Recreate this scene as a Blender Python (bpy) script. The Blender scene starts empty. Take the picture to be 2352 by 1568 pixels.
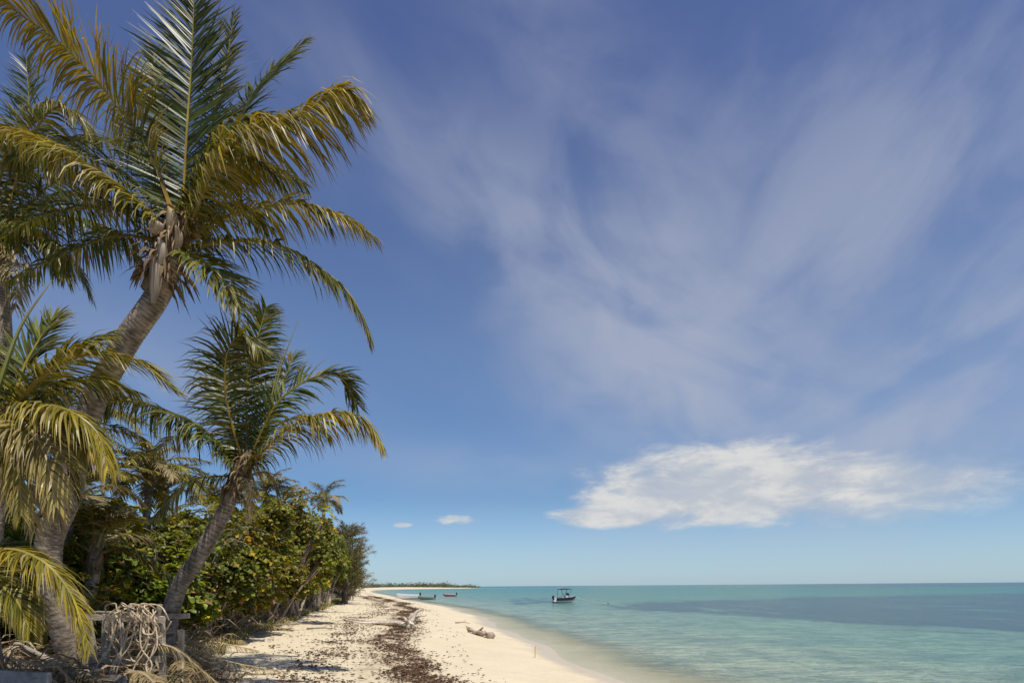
import bpy, math, random
import numpy as np
from mathutils import Vector, Matrix, noise as mnoise
random.seed(7); np.random.seed(7)
R=random.random
def U(a,b): return a+(b-a)*R()
CAMZ=2.3
scene=bpy.context.scene
# ---------------------------------------------------------------- helpers
class MB:
    def __init__(s): s.v=[]; s.f=[]; s.c=[]
    def add(s,p,c): s.v.append((p[0],p[1],p[2])); s.c.append(c); return len(s.v)-1
    def tube(s,pts,rad,sides,col,cap=True,rfn=None):
        n=len(pts); rings=[]
        ref=Vector((0.13,0.97,0.2)).normalized()
        for i in range(n):
            T=(pts[min(i+1,n-1)]-pts[max(i-1,0)])
            if T.length<1e-9: T=Vector((0,0,1))
            T.normalize()
            A=T.cross(ref)
            if A.length<0.05: A=T.cross(Vector((1,0,0)))
            A.normalize(); B=T.cross(A)
            r=rad[i] if not callable(rad) else rad(i/(n-1))
            ring=[]
            for k in range(sides):
                a=2*math.pi*k/sides
                rr=r*(rfn(i/(n-1),a) if rfn else 1)
                p=pts[i]+A*math.cos(a)*rr+B*math.sin(a)*rr
                cc=col(i/(n-1),a) if callable(col) else col
                ring.append(s.add(p,cc))
            rings.append(ring)
        for i in range(n-1):
            a,b=rings[i],rings[i+1]
            for k in range(sides):
                k2=(k+1)%sides
                s.f.append((a[k],a[k2],b[k2],b[k]))
        if cap:
            s.f.append(tuple(reversed(rings[0]))); s.f.append(tuple(rings[-1]))
    def box(s,c,sx,sy,sz,col,rot=0,tilt=0,bev=0.0):
        ca,sa=math.cos(rot),math.sin(rot); ct,st=math.cos(tilt),math.sin(tilt)
        def P(x,y,z):
            x,z=x*ct+z*st,-x*st+z*ct
            return (c[0]+x*ca-y*sa,c[1]+x*sa+y*ca,c[2]+z)
        idx=[]
        hx,hy,hz=sx/2,sy/2,sz/2
        for z,kx in ((-hz,1),(hz,1)):
            for x,y in ((-hx,-hy),(hx,-hy),(hx,hy),(-hx,hy)):
                j=bev*U(-1,1)
                idx.append(s.add(P(x+j,y+bev*U(-.3,.3),z+bev*U(-1,1)),col))
        for q in ((0,3,2,1),(4,5,6,7),(0,1,5,4),(1,2,6,5),(2,3,7,6),(3,0,4,7)):
            s.f.append(tuple(idx[i] for i in q))
    def build(s,name,mat,parent=None,origin=(0,0,0),smooth=False):
        me=bpy.data.meshes.new(name)
        o=Vector(origin)
        v=np.array(s.v,dtype=float)-np.array(origin,dtype=float)
        me.from_pydata(v.tolist(),[],s.f)
        ca=me.color_attributes.new("Col",'FLOAT_COLOR','POINT')
        c=np.ones((len(s.v),4)); c[:,:3]=np.array(s.c)[:,:3]
        ca.data.foreach_set("color",c.ravel())
        if smooth: me.polygons.foreach_set("use_smooth",[True]*len(me.polygons))
        me.materials.append(mat); me.update()
        ob=bpy.data.objects.new(name,me); scene.collection.objects.link(ob)
        if parent: ob.parent=parent
        else: ob.location=o
        return ob
def tag(ob,label,cat,group=None,kind=None):
    ob["label"]=label; ob["category"]=cat
    if group: ob["group"]=group
    if kind: ob["kind"]=kind
    return ob
def empty(name,loc,label,cat,group=None):
    e=bpy.data.objects.new(name,None); e.empty_display_size=0.3; e.location=loc
    scene.collection.objects.link(e); return tag(e,label,cat,group)
def catmull(P,n):
    P=[Vector(p) for p in P]
    Q=[P[0]*2-P[1]]+P+[P[-1]*2-P[-2]]
    out=[]; m=len(P)-1
    for i in range(n):
        t=i/(n-1)*m; k=min(int(t),m-1); u=t-k
        a,b,c,d=Q[k],Q[k+1],Q[k+2],Q[k+3]
        out.append(0.5*((2*b)+(c-a)*u+(2*a-5*b+4*c-d)*u*u+(3*b-a-3*c+d)*u**3))
    return out
def mixc(a,b,t): return tuple(a[i]*(1-t)+b[i]*t for i in range(3))
# ---------------------------------------------------------------- materials
def newmat(name):
    m=bpy.data.materials.new(name); m.use_nodes=True
    nt=m.node_tree; nt.nodes.clear()
    out=nt.nodes.new('ShaderNodeOutputMaterial'); return m,nt,out
def vc_mat(name,rough=0.8,spec=0.3,bump=0.0,bscale=30,var=0.35,vscale=12,metal=0.0):
    m,nt,out=newmat(name); N=nt.nodes; L=nt.links
    b=N.new('ShaderNodeBsdfPrincipled'); a=N.new('ShaderNodeVertexColor'); a.layer_name="Col"
    tc=N.new('ShaderNodeTexCoord'); nz=N.new('ShaderNodeTexNoise'); nz.inputs['Scale'].default_value=vscale; nz.inputs['Detail'].default_value=6
    L.new(tc.outputs['Object'],nz.inputs['Vector'])
    mr=N.new('ShaderNodeMapRange'); mr.inputs[1].default_value=0.3; mr.inputs[2].default_value=0.7; mr.inputs[3].default_value=1-var; mr.inputs[4].default_value=1+var
    L.new(nz.outputs['Fac'],mr.inputs[0])
    mx=N.new('ShaderNodeVectorMath'); mx.operation='SCALE'; L.new(a.outputs['Color'],mx.inputs[0]); L.new(mr.outputs[0],mx.inputs['Scale'])
    L.new(mx.outputs[0],b.inputs['Base Color'])
    b.inputs['Roughness'].default_value=rough; b.inputs['Specular IOR Level'].default_value=spec; b.inputs['Metallic'].default_value=metal
    if bump>0:
        n2=N.new('ShaderNodeTexNoise'); n2.inputs['Scale'].default_value=bscale; n2.inputs['Detail'].default_value=8; L.new(tc.outputs['Object'],n2.inputs['Vector'])
        bp=N.new('ShaderNodeBump'); bp.inputs['Strength'].default_value=0.8; bp.inputs['Distance'].default_value=bump
        L.new(n2.outputs['Fac'],bp.inputs['Height']); L.new(bp.outputs[0],b.inputs['Normal'])
    L.new(b.outputs[0],out.inputs[0]); return m
def leaf_mat(name,trans=0.35,rough=0.4,spec=0.5,objvar=False):
    m,nt,out=newmat(name); N=nt.nodes; L=nt.links
    b=N.new('ShaderNodeBsdfPrincipled'); a=N.new('ShaderNodeVertexColor'); a.layer_name="Col"
    tc=N.new('ShaderNodeTexCoord'); nz=N.new('ShaderNodeTexNoise'); nz.inputs['Scale'].default_value=1.3; nz.inputs['Detail'].default_value=3
    L.new(tc.outputs['Object'],nz.inputs['Vector'])
    mr=N.new('ShaderNodeMapRange'); mr.inputs[1].default_value=0.3; mr.inputs[2].default_value=0.7; mr.inputs[3].default_value=0.65; mr.inputs[4].default_value=1.25
    L.new(nz.outputs['Fac'],mr.inputs[0])
    mx=N.new('ShaderNodeVectorMath'); mx.operation='SCALE'; L.new(a.outputs['Color'],mx.inputs[0]); L.new(mr.outputs[0],mx.inputs['Scale'])
    if objvar:
        oi=N.new('ShaderNodeObjectInfo'); rp=N.new('ShaderNodeValToRGB'); L.new(oi.outputs['Random'],rp.inputs[0])
        e=rp.color_ramp.elements; e[0].position=0; e[0].color=(.62,.62,.7,1); e[1].position=1; e[1].color=(1.1,1.05,.9,1)
        k=e.new(.35); k.color=(1.15,.82,.8,1); k=e.new(.65); k.color=(.85,.95,.9,1)
        m3=N.new('ShaderNodeVectorMath'); m3.operation='MULTIPLY'; L.new(mx.outputs[0],m3.inputs[0]); L.new(rp.outputs[0],m3.inputs[1]); mx=m3
    L.new(mx.outputs[0],b.inputs['Base Color'])
    b.inputs['Roughness'].default_value=rough; b.inputs['Specular IOR Level'].default_value=spec
    t=N.new('ShaderNodeBsdfTranslucent')
    m2=N.new('ShaderNodeVectorMath'); m2.operation='MULTIPLY'; m2.inputs[1].default_value=(1.5,1.3,0.4); L.new(mx.outputs[0],m2.inputs[0]); L.new(m2.outputs[0],t.inputs['Color'])
    ms=N.new('ShaderNodeMixShader'); ms.inputs[0].default_value=trans
    L.new(b.outputs[0],ms.inputs[1]); L.new(t.outputs[0],ms.inputs[2]); L.new(ms.outputs[0],out.inputs[0]); return m
M_FROND=leaf_mat("palm_leaf",0.22,0.40,0.30)
M_LEAF=leaf_mat("broad_leaf",0.3,0.45,0.3,True)
M_DRY=leaf_mat("dry_leaf",0.12,0.7,0.2)
M_TRUNK=vc_mat("palm_bark",0.85,0.2,0.02,22,0.35,9)
M_WOOD=vc_mat("weathered_wood",0.85,0.2,0.02,40,0.4,7)
M_ROPE=vc_mat("rope_fibre",0.9,0.1,0.005,120,0.2,30)
M_PAINT=vc_mat("boat_paint",0.3,0.5,0.0,10,0.08,3)
M_WEED=vc_mat("dry_seaweed",0.8,0.2,0.0,10,0.4,5)
# ---------------------------------------------------------------- terrain
SY=[-60,-30,3,14.85,17.9,24.5,44,66,110,160,255,450,600,650,690,820,900,1100,2000,9000]
SX=[34,20,6.2,2.75,2.05,0.9,-1.8,-6.2,-19,-31,-57,-100,-112,-75,-42,-40,-150,-500,-2500,-14000]
VY=[-60,-5,3,10,17,24,38,77,135,255,600,700,9000]
VX=[0,-2.5,-3.8,-5.4,-8.3,-9.6,-12.5,-20.5,-33,-68,-150,-120,-16000]
def xs(y):
    k=0.08*abs(y)+1
    return float(np.mean(np.interp([y-k,y-k/2,y,y+k/2,y+k],SY,SX)))+(.22*math.sin(y*.31)+.12*math.sin(y*.83+1) if 0<y<200 else 0)
def xv(y):
    k=0.08*abs(y)+1
    return float(np.mean(np.interp([y-k,y-k/2,y,y+k/2,y+k],VY,VX)))
def gz(x,y):
    t=xs(y)-x
    if t<0: return max(-5.0,0.055*t)
    z=0.74*(1-math.exp(-t/3.6))
    z+=min(1.2,0.02*max(0,t-9))
    a=min(1,t/3)
    d=math.hypot(x,y)
    if d<120:
        z+=a*(0.05*mnoise.noise(Vector((x*.6,y*.6,0)))+0.03*mnoise.noise(Vector((x*1.9,y*1.9,3))))
    return z
def G(x,y,dz=0): return Vector((x,y,gz(x,y)+dz))
ys=list(np.arange(-60,3,3.0)); y=3.0
while y<9000: ys.append(y); y*=1.018
pos=list(np.arange(0,12,0.14)); s=12
while s<14000: pos.append(s); s*=1.12
neg=[]; s=0.3
while s<14000: neg.append(-s); s*=1.2
ts=sorted(neg)+pos
def sheet(name,ts,zf,attrs,mat):
    V=[];A={k:[] for k in attrs}
    for yy in ys:
        sx=xs(yy); vx=xv(yy)
        for t in ts:
            x=sx-t
            V.append((x,yy,zf(x,yy)))
            for k,fn in attrs.items(): A[k].append(fn(t,x,yy,vx))
    n=len(ts); F=[]
    for i in range(len(ys)-1):
        for j in range(n-1):
            a=i*n+j; F.append((a,a+n,a+n+1,a+1))
    me=bpy.data.meshes.new(name); me.from_pydata(V,[],F)
    me.polygons.foreach_set("use_smooth",[True]*len(F))
    for k in attrs:
        at=me.attributes.new(k,'FLOAT','POINT'); at.data.foreach_set("value",A[k])
    me.materials.append(mat); me.update()
    if me.polygons[0].normal.z<0: me.flip_normals()
    ob=bpy.data.objects.new(name,me); scene.collection.objects.link(ob); return ob
class NT:
    def __init__(s,nt): s.nt=nt
    def lk(s,a,b): s.nt.links.new(a,b)
    def val(s,sock,x):
        if isinstance(x,(int,float)): sock.default_value=x
        else: s.lk(x,sock)
    def m(s,op,a,b=None,c=None,clamp=False):
        n=s.nt.nodes.new('ShaderNodeMath'); n.operation=op; n.use_clamp=clamp
        s.val(n.inputs[0],a)
        if b is not None: s.val(n.inputs[1],b)
        if c is not None: s.val(n.inputs[2],c)
        return n.outputs[0]
    def ss(s,x,a,b,lo=0.0,hi=1.0):
        n=s.nt.nodes.new('ShaderNodeMapRange'); n.interpolation_type='SMOOTHSTEP'
        s.val(n.inputs[0],x); n.inputs[1].default_value=a; n.inputs[2].default_value=b; n.inputs[3].default_value=lo; n.inputs[4].default_value=hi
        return n.outputs[0]
    def noise(s,vec,scale,detail=5,rough=0.5,dist=0.0):
        n=s.nt.nodes.new('ShaderNodeTexNoise'); s.lk(vec,n.inputs['Vector']); n.inputs['Scale'].default_value=scale
        n.inputs['Detail'].default_value=detail; n.inputs['Roughness'].default_value=rough; n.inputs['Distortion'].default_value=dist
        return n.outputs['Fac']
    def comb(s,x,y,z=0.0):
        n=s.nt.nodes.new('ShaderNodeCombineXYZ'); s.val(n.inputs[0],x); s.val(n.inputs[1],y); s.val(n.inputs[2],z); return n.outputs[0]
    def mix(s,f,a,b,mode='MIX'):
        n=s.nt.nodes.new('ShaderNodeMix'); n.data_type='RGBA'; n.blend_type=mode
        s.val(n.inputs[0],f)
        for sk,x in ((n.inputs[6],a),(n.inputs[7],b)):
            if isinstance(x,tuple): sk.default_value=(x[0],x[1],x[2],1)
            else: s.lk(x,sk)
        return n.outputs[2]
    def attr(s,name):
        n=s.nt.nodes.new('ShaderNodeAttribute'); n.attribute_name=name; return n.outputs['Fac']
    def pos(s): return s.nt.nodes.new('ShaderNodeNewGeometry').outputs['Position']
    def ramp(s,f,stops):
        n=s.nt.nodes.new('ShaderNodeValToRGB'); s.lk(f,n.inputs[0]); e=n.color_ramp.elements
        while len(e)<len(stops): e.new(0.5)
        for i,(p,c) in enumerate(stops): e[i].position=p; e[i].color=(c[0],c[1],c[2],1)
        return n.outputs[0]
# sand
m,nt,out=newmat("sand"); K=NT(nt)
P=K.pos(); sh=K.attr("shore"); vg=K.attr("veg")
b=nt.nodes.new('ShaderNodeBsdfPrincipled')
n1=K.noise(P,0.8,6,0.6); n2=K.noise(P,9,5,0.6); n3=K.noise(P,60,3,0.6); n4=K.noise(P,2.2,6,0.65)
c=K.mix(n1,(0.53,0.44,0.29),(0.68,0.59,0.42))
c=K.mix(K.m('MULTIPLY',K.ss(n2,0.5,0.75),0.3),c,(0.42,0.34,0.22))
c=K.mix(K.m('MULTIPLY',K.ss(n3,0.6,0.75),0.3),c,(0.28,0.22,0.15))
wr=K.m('MULTIPLY',K.ss(sh,4.3,5.1),K.ss(sh,5.7,6.8,1,0))
c=K.mix(K.m('MULTIPLY',wr,K.ss(n4,0.44,0.62,0.1,0.7)),c,(0.20,0.13,0.08))
ws=K.m('ADD',sh,K.m('MULTIPLY',K.m('SUBTRACT',n1,0.5),1.6))
wet=K.m('MULTIPLY',K.ss(ws,0.5,1.4,1,0),K.ss(sh,-2.5,-0.2,0.1,1))
c=K.mix(K.m('MULTIPLY',wet,0.6),c,(0.38,0.32,0.24))
lv=K.ss(K.m('ADD',vg,K.m('MULTIPLY',K.m('SUBTRACT',n4,0.5),5)),-0.3,1.6)
soil=K.mix(n2,(0.06,0.042,0.024),(0.22,0.16,0.095))
c=K.mix(lv,c,soil)
K.lk(c,b.inputs['Base Color']); K.lk(K.ss(wet,0,1,0.95,0.42),b.inputs['Roughness']); b.inputs['Specular IOR Level'].default_value=0.3
foot=nt.nodes.new('ShaderNodeTexVoronoi'); foot.inputs['Scale'].default_value=2.6; K.lk(P,foot.inputs['Vector'])
ft=K.ss(foot.outputs['Distance'],0.05,0.4)
hh=K.m('ADD',K.m('ADD',K.m('MULTIPLY',n2,0.5),K.m('MULTIPLY',n3,0.15)),K.m('MULTIPLY',ft,0.35))
bp=nt.nodes.new('ShaderNodeBump'); bp.inputs['Distance'].default_value=0.08; K.lk(K.ss(wet,0,1,0.7,0.1),bp.inputs['Strength']); K.lk(hh,bp.inputs['Height']); K.lk(bp.outputs[0],b.inputs['Normal'])
K.lk(b.outputs[0],out.inputs[0]); M_SAND=m
g=sheet("ground",ts,gz,{"shore":lambda t,x,y,v:t,"veg":lambda t,x,y,v:v-x},M_SAND)
tag(g,"pale coral sand beach running beside shallow sea","beach",kind="structure")
# water
def grassmask(t,x,y,v):
    if y<5: return 0.0
    yu=float(np.interp(x,[6,18,50,90,150,400],[66,88,112,130,150,170])); yl=float(np.interp(x,[6,16,20,30],[60,42,25,22]))
    sm=lambda a:max(0,min(1,a))
    r=sm((x-5)/7)*sm((y-yl)/14+0.2)*sm((yu-y)/20+0.3)
    r2=0.85*sm((x/y-0.22)/0.35)*sm((y-260)/200)
    r3=0.6*sm((x/y+0.03)/0.04)*sm((0.12-x/y)/0.05)*sm((y-70)/15)*sm((130-y)/20)
    return max(r,r2,r3)
m,nt,out=newmat("sea_water"); K=NT(nt)
P=K.pos(); sx=nt.nodes.new('ShaderNodeSeparateXYZ'); K.lk(P,sx.inputs[0]); px,py=sx.outputs[0],sx.outputs[1]
def sc(a,b_): return K.comb(K.m('MULTIPLY',px,a),K.m('MULTIPLY',py,b_))
dp=K.attr("deep"); gr=K.attr("seagrass"); dist=K.attr("sdist")
big=K.noise(sc(1,.45),0.07,5,0.6)
fine=K.noise(sc(.35,.10),1.0,7,0.72,.5)
dpn=K.m('ADD',dp,K.m('MULTIPLY',K.m('SUBTRACT',big,0.5),0.3))
c=K.ramp(dpn,[(0.0,(0.55,0.52,0.36)),(0.12,(0.35,0.41,0.28)),(0.3,(0.20,0.33,0.24)),(0.55,(0.115,0.27,0.20)),(0.8,(0.055,0.22,0.17)),(0.97,(0.02,0.15,0.145))])
gm=K.m('ADD',K.m('MULTIPLY',gr,.8),K.m('ADD',K.m('MULTIPLY',K.m('SUBTRACT',fine,0.5),2.8),K.m('MULTIPLY',K.m('SUBTRACT',big,0.5),1.2)))
gm=K.m('MULTIPLY',K.ss(gm,0.15,0.75,0,0.92),K.ss(gr,0.02,.3))
c=K.mix(gm,c,(0.04,0.07,0.11))
w1=K.noise(sc(.55,1),1.1,5,0.7,0.6)
w2=K.noise(sc(.5,1),5.0,4,0.65,0.4)
w5=K.noise(sc(.45,.16),1.0,6,0.7,0.5)
c=K.mix(K.ss(w5,0.42,0.60,0,0.5),c,K.mix(0.55,c,(0.03,0.11,0.12)))
c=K.mix(K.ss(w1,0.42,0.60,0,0.7),c,K.mix(0.65,c,(0.03,0.10,0.11)))
c=K.mix(K.ss(w2,0.48,0.66,0,0.6),c,K.mix(.8,c,(0.03,0.09,0.10)))
w3=K.noise(sc(.4,1),0.22,5,0.6)
c=K.mix(K.ss(w3,0.45,0.65,0,0.4),c,K.mix(0.6,c,(0.02,0.11,0.13)))
b=nt.nodes.new('ShaderNodeBsdfPrincipled'); K.lk(c,b.inputs['Base Color']); b.inputs['Roughness'].default_value=0.2; b.inputs['Specular IOR Level'].default_value=0.24; b.inputs['IOR'].default_value=1.33
hh=K.m('ADD',K.m('ADD',K.m('MULTIPLY',w1,0.6),K.m('MULTIPLY',w2,0.3)),w3)
bp=nt.nodes.new('ShaderNodeBump'); bp.inputs['Distance'].default_value=0.8; bp.inputs['Strength'].default_value=1.0; K.lk(hh,bp.inputs['Height']); K.lk(bp.outputs[0],b.inputs['Normal'])
tr=nt.nodes.new('ShaderNodeBsdfTransparent'); tr.inputs[0].default_value=(0.96,1.0,0.97,1)
ms=nt.nodes.new('ShaderNodeMixShader')
K.lk(K.ss(K.m('ADD',dist,K.m('MULTIPLY',K.m('SUBTRACT',w1,0.5),1.2)),-0.3,4.0,0.08,1.0),ms.inputs[0]); K.lk(tr.outputs[0],ms.inputs[1]); K.lk(b.outputs[0],ms.inputs[2])
K.lk(ms.outputs[0],out.inputs[0])
wts=[-s for s in list(np.arange(-0.6,40,0.8))]
s=40
while s<16000: wts.append(-s); s*=1.045
wts=sorted(wts)
wt=sheet("water",wts,lambda x,y:0.0,{"deep":lambda t,x,y,v:max(0,-t)/(max(0,-t)+30),"sdist":lambda t,x,y,v:-t,"seagrass":grassmask},m)
tag(wt,"turquoise shallow sea with dark seagrass patches","sea",kind="structure")
# ---------------------------------------------------------------- palms
GRN=(0.028,0.045,0.009); LGRN=(0.10,0.125,0.018); YEL=(0.42,0.31,0.03); TAN=(0.42,0.33,0.20); BRN=(0.13,0.08,0.04)
def frond(pts,L,droop=0.35,yellow=0.3,twist=0.0,n=80,pet=0.16,width=0.033,dry=0.0,wind=(0.05,0,0),mb=None,seg=4,rr=0.026,fold=0.0,h=None,ang=20):
    mb=mb or MB()
    NC=48; C=catmull(pts,NC)
    def rc(t,a):
        c=mixc((0.32,0.18,0.04),(0.30,0.26,0.04),min(1,t*1.3))
        return mixc(c,TAN,dry)
    mb.tube(C,lambda t:rr*(1-t)**0.8+0.004 + (rr*1.1*max(0,1-t/0.08)),5,rc)
    if h is None:
        h=C[-1]-C[0]; h.z=0
        if h.length<0.25: h=h+Vector((0,0.4,0))
    else: h=Vector(h)
    h.normalize(); Z=Vector((0,0,1)); S0=h.cross(Z).normalized()
    ph=U(0,6)
    for i in range(n):
        t=pet+(1-pet)*(i+U(-.4,.4))/n
        t=min(0.995,max(pet,t)); x=t*(NC-1); k=min(int(x),NC-2); u=x-k
        p=C[k]*(1-u)+C[k+1]*u; T=(C[k+1]-C[k]).normalized()
        S=(S0-T*S0.dot(T)).normalized(); Up=S.cross(T)
        tw=twist*t
        S,Up=S*math.cos(tw)+Up*math.sin(tw),Up*math.cos(tw)-S*math.sin(tw)
        q=(t-pet)/(1-pet)
        prof=(0.45+0.75*min(1,q/0.28))*(1-0.66*max(0,(q-0.4)/0.6)**1.5)/1.2
        cl=mnoise.noise(Vector((q*16,ph*7,0)))
        for sd in (-1,1):
            if R()<0.03+0.1*dry: continue
            a=math.radians(ang+38*q+U(-8,8)+13*cl*sd)
            vee=0.30*(1-q)+U(-.16,.16)+fold+.25*cl
            d=(S*sd*math.cos(a)+T*math.sin(a)+Up*vee).normalized()
            ln=L*prof*U(0.78,1.12); w=width*U(0.6,1.15)*(0.65+0.35*prof)
            yy=max(0,min(1,yellow*.85+U(-.35,.3)+0.2*q))
            base=mixc(mixc(GRN,LGRN,R()**1.4),YEL,yy**1.6)
            base=mixc(base,TAN,dry*U(0.6,1) if dry>0 else (0.6 if R()<0.04+.12*yellow else 0))
            if dry>.6: base=mixc(base,BRN,R()*.6)
            W=T-d*T.dot(d)
            if W.length<0.1: W=Up.copy()
            W.normalize(); W=(W+Up*U(-.6,.6)).normalized()
            dr=droop*U(0.5,1.6)
            prev=None; pp=p.copy()
            ws=(0.55,1.0,0.85,0.5,0.06) if seg==4 else (0.7,1.0,0.55,0.06)
            for j in range(seg+1):
                wj=w*0.5*ws[j]
                tipc=mixc(base,TAN,0.7*U(0.2,1)) if j==seg else mixc(base,YEL,0.12*j*yy)
                a1=mb.add(pp-W*wj,tipc); a2=mb.add(pp+W*wj,tipc)
                if prev: mb.f.append((prev[0],prev[1],a2,a1))
                prev=(a1,a2)
                d=(d+Vector((wind[0]*(j+1)*.5+U(-.08,.08),wind[1]*(j+1)*.5+U(-.04,.04),-dr*(0.3+0.4*j)))).normalized()
                W=(W-d*W.dot(d)).normalized()
                pp=pp+d*(ln/seg)
    return mb
def trunk(pts,r0,r1,ring=0.085,grey=(0.25,0.2,0.15)):
    C=catmull(pts,12); ln=sum((C[i+1]-C[i]).length for i in range(11))
    n=int(ln/0.02)+8; n=min(n,420); C=catmull(pts,n)
    ph=R()*9
    def s1(t): return ((t*ln+0.012*math.sin(t*37)+0.01*mnoise.noise(Vector((t*30,ph,0))))/ring)%1.0
    def rad(t): return r0+(r1-r0)*t**0.7+0.5*r0*max(0,1-t*ln/0.5)**2
    def rfn(t,a): return 1+0.05*s1(t+0.004*math.sin(a*1+ph)) +0.06*mnoise.noise(Vector((math.cos(a)*1.3,math.sin(a)*1.3,t*ln*1.3)))
    def col(t,a):
        g=s1(t+0.004*math.sin(a+ph)); k=0.4 if g<0.18 else 1.0
        k*=1+0.6*mnoise.noise(Vector((math.cos(a)*1.5,math.sin(a)*1.5,t*ln*2.2+ph)))
        k*=1+0.45*mnoise.noise(Vector((math.cos(a)*5,math.sin(a)*5,t*ln*9)))
        return tuple(max(0.01,c*k) for c in grey)
    mb=MB(); mb.tube(C,rad,18,col,rfn=rfn); return mb
def skirt(c,ax,r,length,n,col1=TAN,col2=BRN,mb=None):
    """fibrous boots and hanging dry strips round the top of a trunk"""
    mb=mb or MB(); ax=ax.normalized()
    A=ax.cross(Vector((0,1,0.1))).normalized(); B=ax.cross(A)
    for i in range(n):
        a=U(0,6.28); o=A*math.cos(a)+B*math.sin(a)
        p=c+o*r*U(0.7,1.1)-ax*U(-0.25,length*0.7); d=(o*U(.4,1.3)+ax*U(-.6,0.9)).normalized(); w=U(0.01,0.055)
        W=d.cross(o+ax*.3); 
        if W.length<.1: W=A
        W.normalize(); cc=mixc(col1,col2,R()**0.5); ln=U(0.12,0.5)*length; prev=None
        for j in range(5):
            wj=w*(0.9,1.0,0.8,0.45,0.05)[j]
            a1=mb.add(p-W*wj,cc); a2=mb.add(p+W*wj+Vector((0,0,U(-.01,.01))),mixc(cc,col2,.2*j))
            if prev: mb.f.append((prev[0],prev[1],a2,a1))
            prev=(a1,a2); d=(d+Vector((U(-.15,.15),U(-.15,.15),-U(.3,.8)))).normalized(); p=p+d*ln/4
    return mb
def palm(name_label,crown,scale,fronds,trunkpts,r0,r1,spears=(),boots=90,nuts=0,group="coconut palms along the beach",sk=0.6,n=115,extra=None,grey=(0.25,0.2,0.15)):
    base=Vector(trunkpts[0]); e=empty("palm_tree",base,name_label,"palm tree",group)
    trunk(trunkpts,r0,r1,grey=grey).build("trunk",M_TRUNK,e,base,True)
    c=Vector(crown)
    def loc(p):
        q=c+Vector((p[0]*scale,0,p[1]*scale)); dy=p[2] if len(p)>2 else 0
        if scale<1:   # surveyed fronds: spread grows with depth
            f=(c.y+dy)/c.y; return Vector((q.x*f,c.y+dy,CAMZ+(q.z-CAMZ)*f))
        return q+Vector((0,dy,0))
    for fr in fronds:
        pl=[loc(p) for p in fr['p']]
        if (pl[0]-c).length>r1*1.2: pl.insert(0,c+(pl[0]-c).normalized()*r1*.5)
        kw={k:v for k,v in fr.items() if k!='p'}
        kw.setdefault('n',n)
        o=frond(pl,**kw).build("frond",M_FROND if kw.get('dry',0)<0.6 else M_DRY,e,base)
        if kw.get('dry',0)>=0.6: o["label"]="dead brown hanging frond"
    for sp in spears:
        mb=MB(); C=catmull([loc(p) for p in sp],16); mb.tube(C,lambda t:0.025*(1-t)+0.004,5,lambda t,a:mixc((0.2,0.24,0.05),(0.42,0.36,0.18),t)); mb.build("spear_leaf",M_FROND,e,base)
    ax=(Vector(trunkpts[-1])-Vector(trunkpts[-2])).normalized()
    mb=skirt(c,ax,r1*1.2,sk,boots)
    mb.tube([c-ax*sk*0.9,c-ax*sk*.5,c-ax*sk*.1,c+ax*.1,c+ax*.35],[r1*1.0,r1*1.3,r1*1.4,r1*1.1,r1*.4],12,lambda t,a:mixc(BRN,TAN,0.25+.25*math.sin(a*5+t*9)),rfn=lambda t,a:1+.14*math.sin(a*7+t*20))
    mb.build("leaf_sheath",M_DRY,e,base)
    if nuts:
        for i in range(nuts):
            a=U(0,6.28); q=c+Vector((math.cos(a)*r1*1.7,math.sin(a)*r1*1.4-0.05,U(-.25,.1))); mb=MB()
            rr=U(.06,.085); pts=[q+Vector((0,0,rr*1.25*math.cos(math.pi*j/8))) for j in range(9)]
            mb.tube(pts,[max(.003,rr*math.sin(math.pi*j/8)) for j in range(9)],9,mixc((0.3,0.12,0.03),(0.2,0.2,0.04),R()),cap=False); mb.build("coconut",M_PAINT,e,base,True)
    return e,base
def W3(u,v,d): return Vector(((u-1176)*d/1440,d,CAMZ+(1345-v)*d/1440))
FY=(0,1,0)
D=8.5; s=D/1440; c=W3(418,530,D)
base=G(-6.4,9.4,-0.15)
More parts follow.
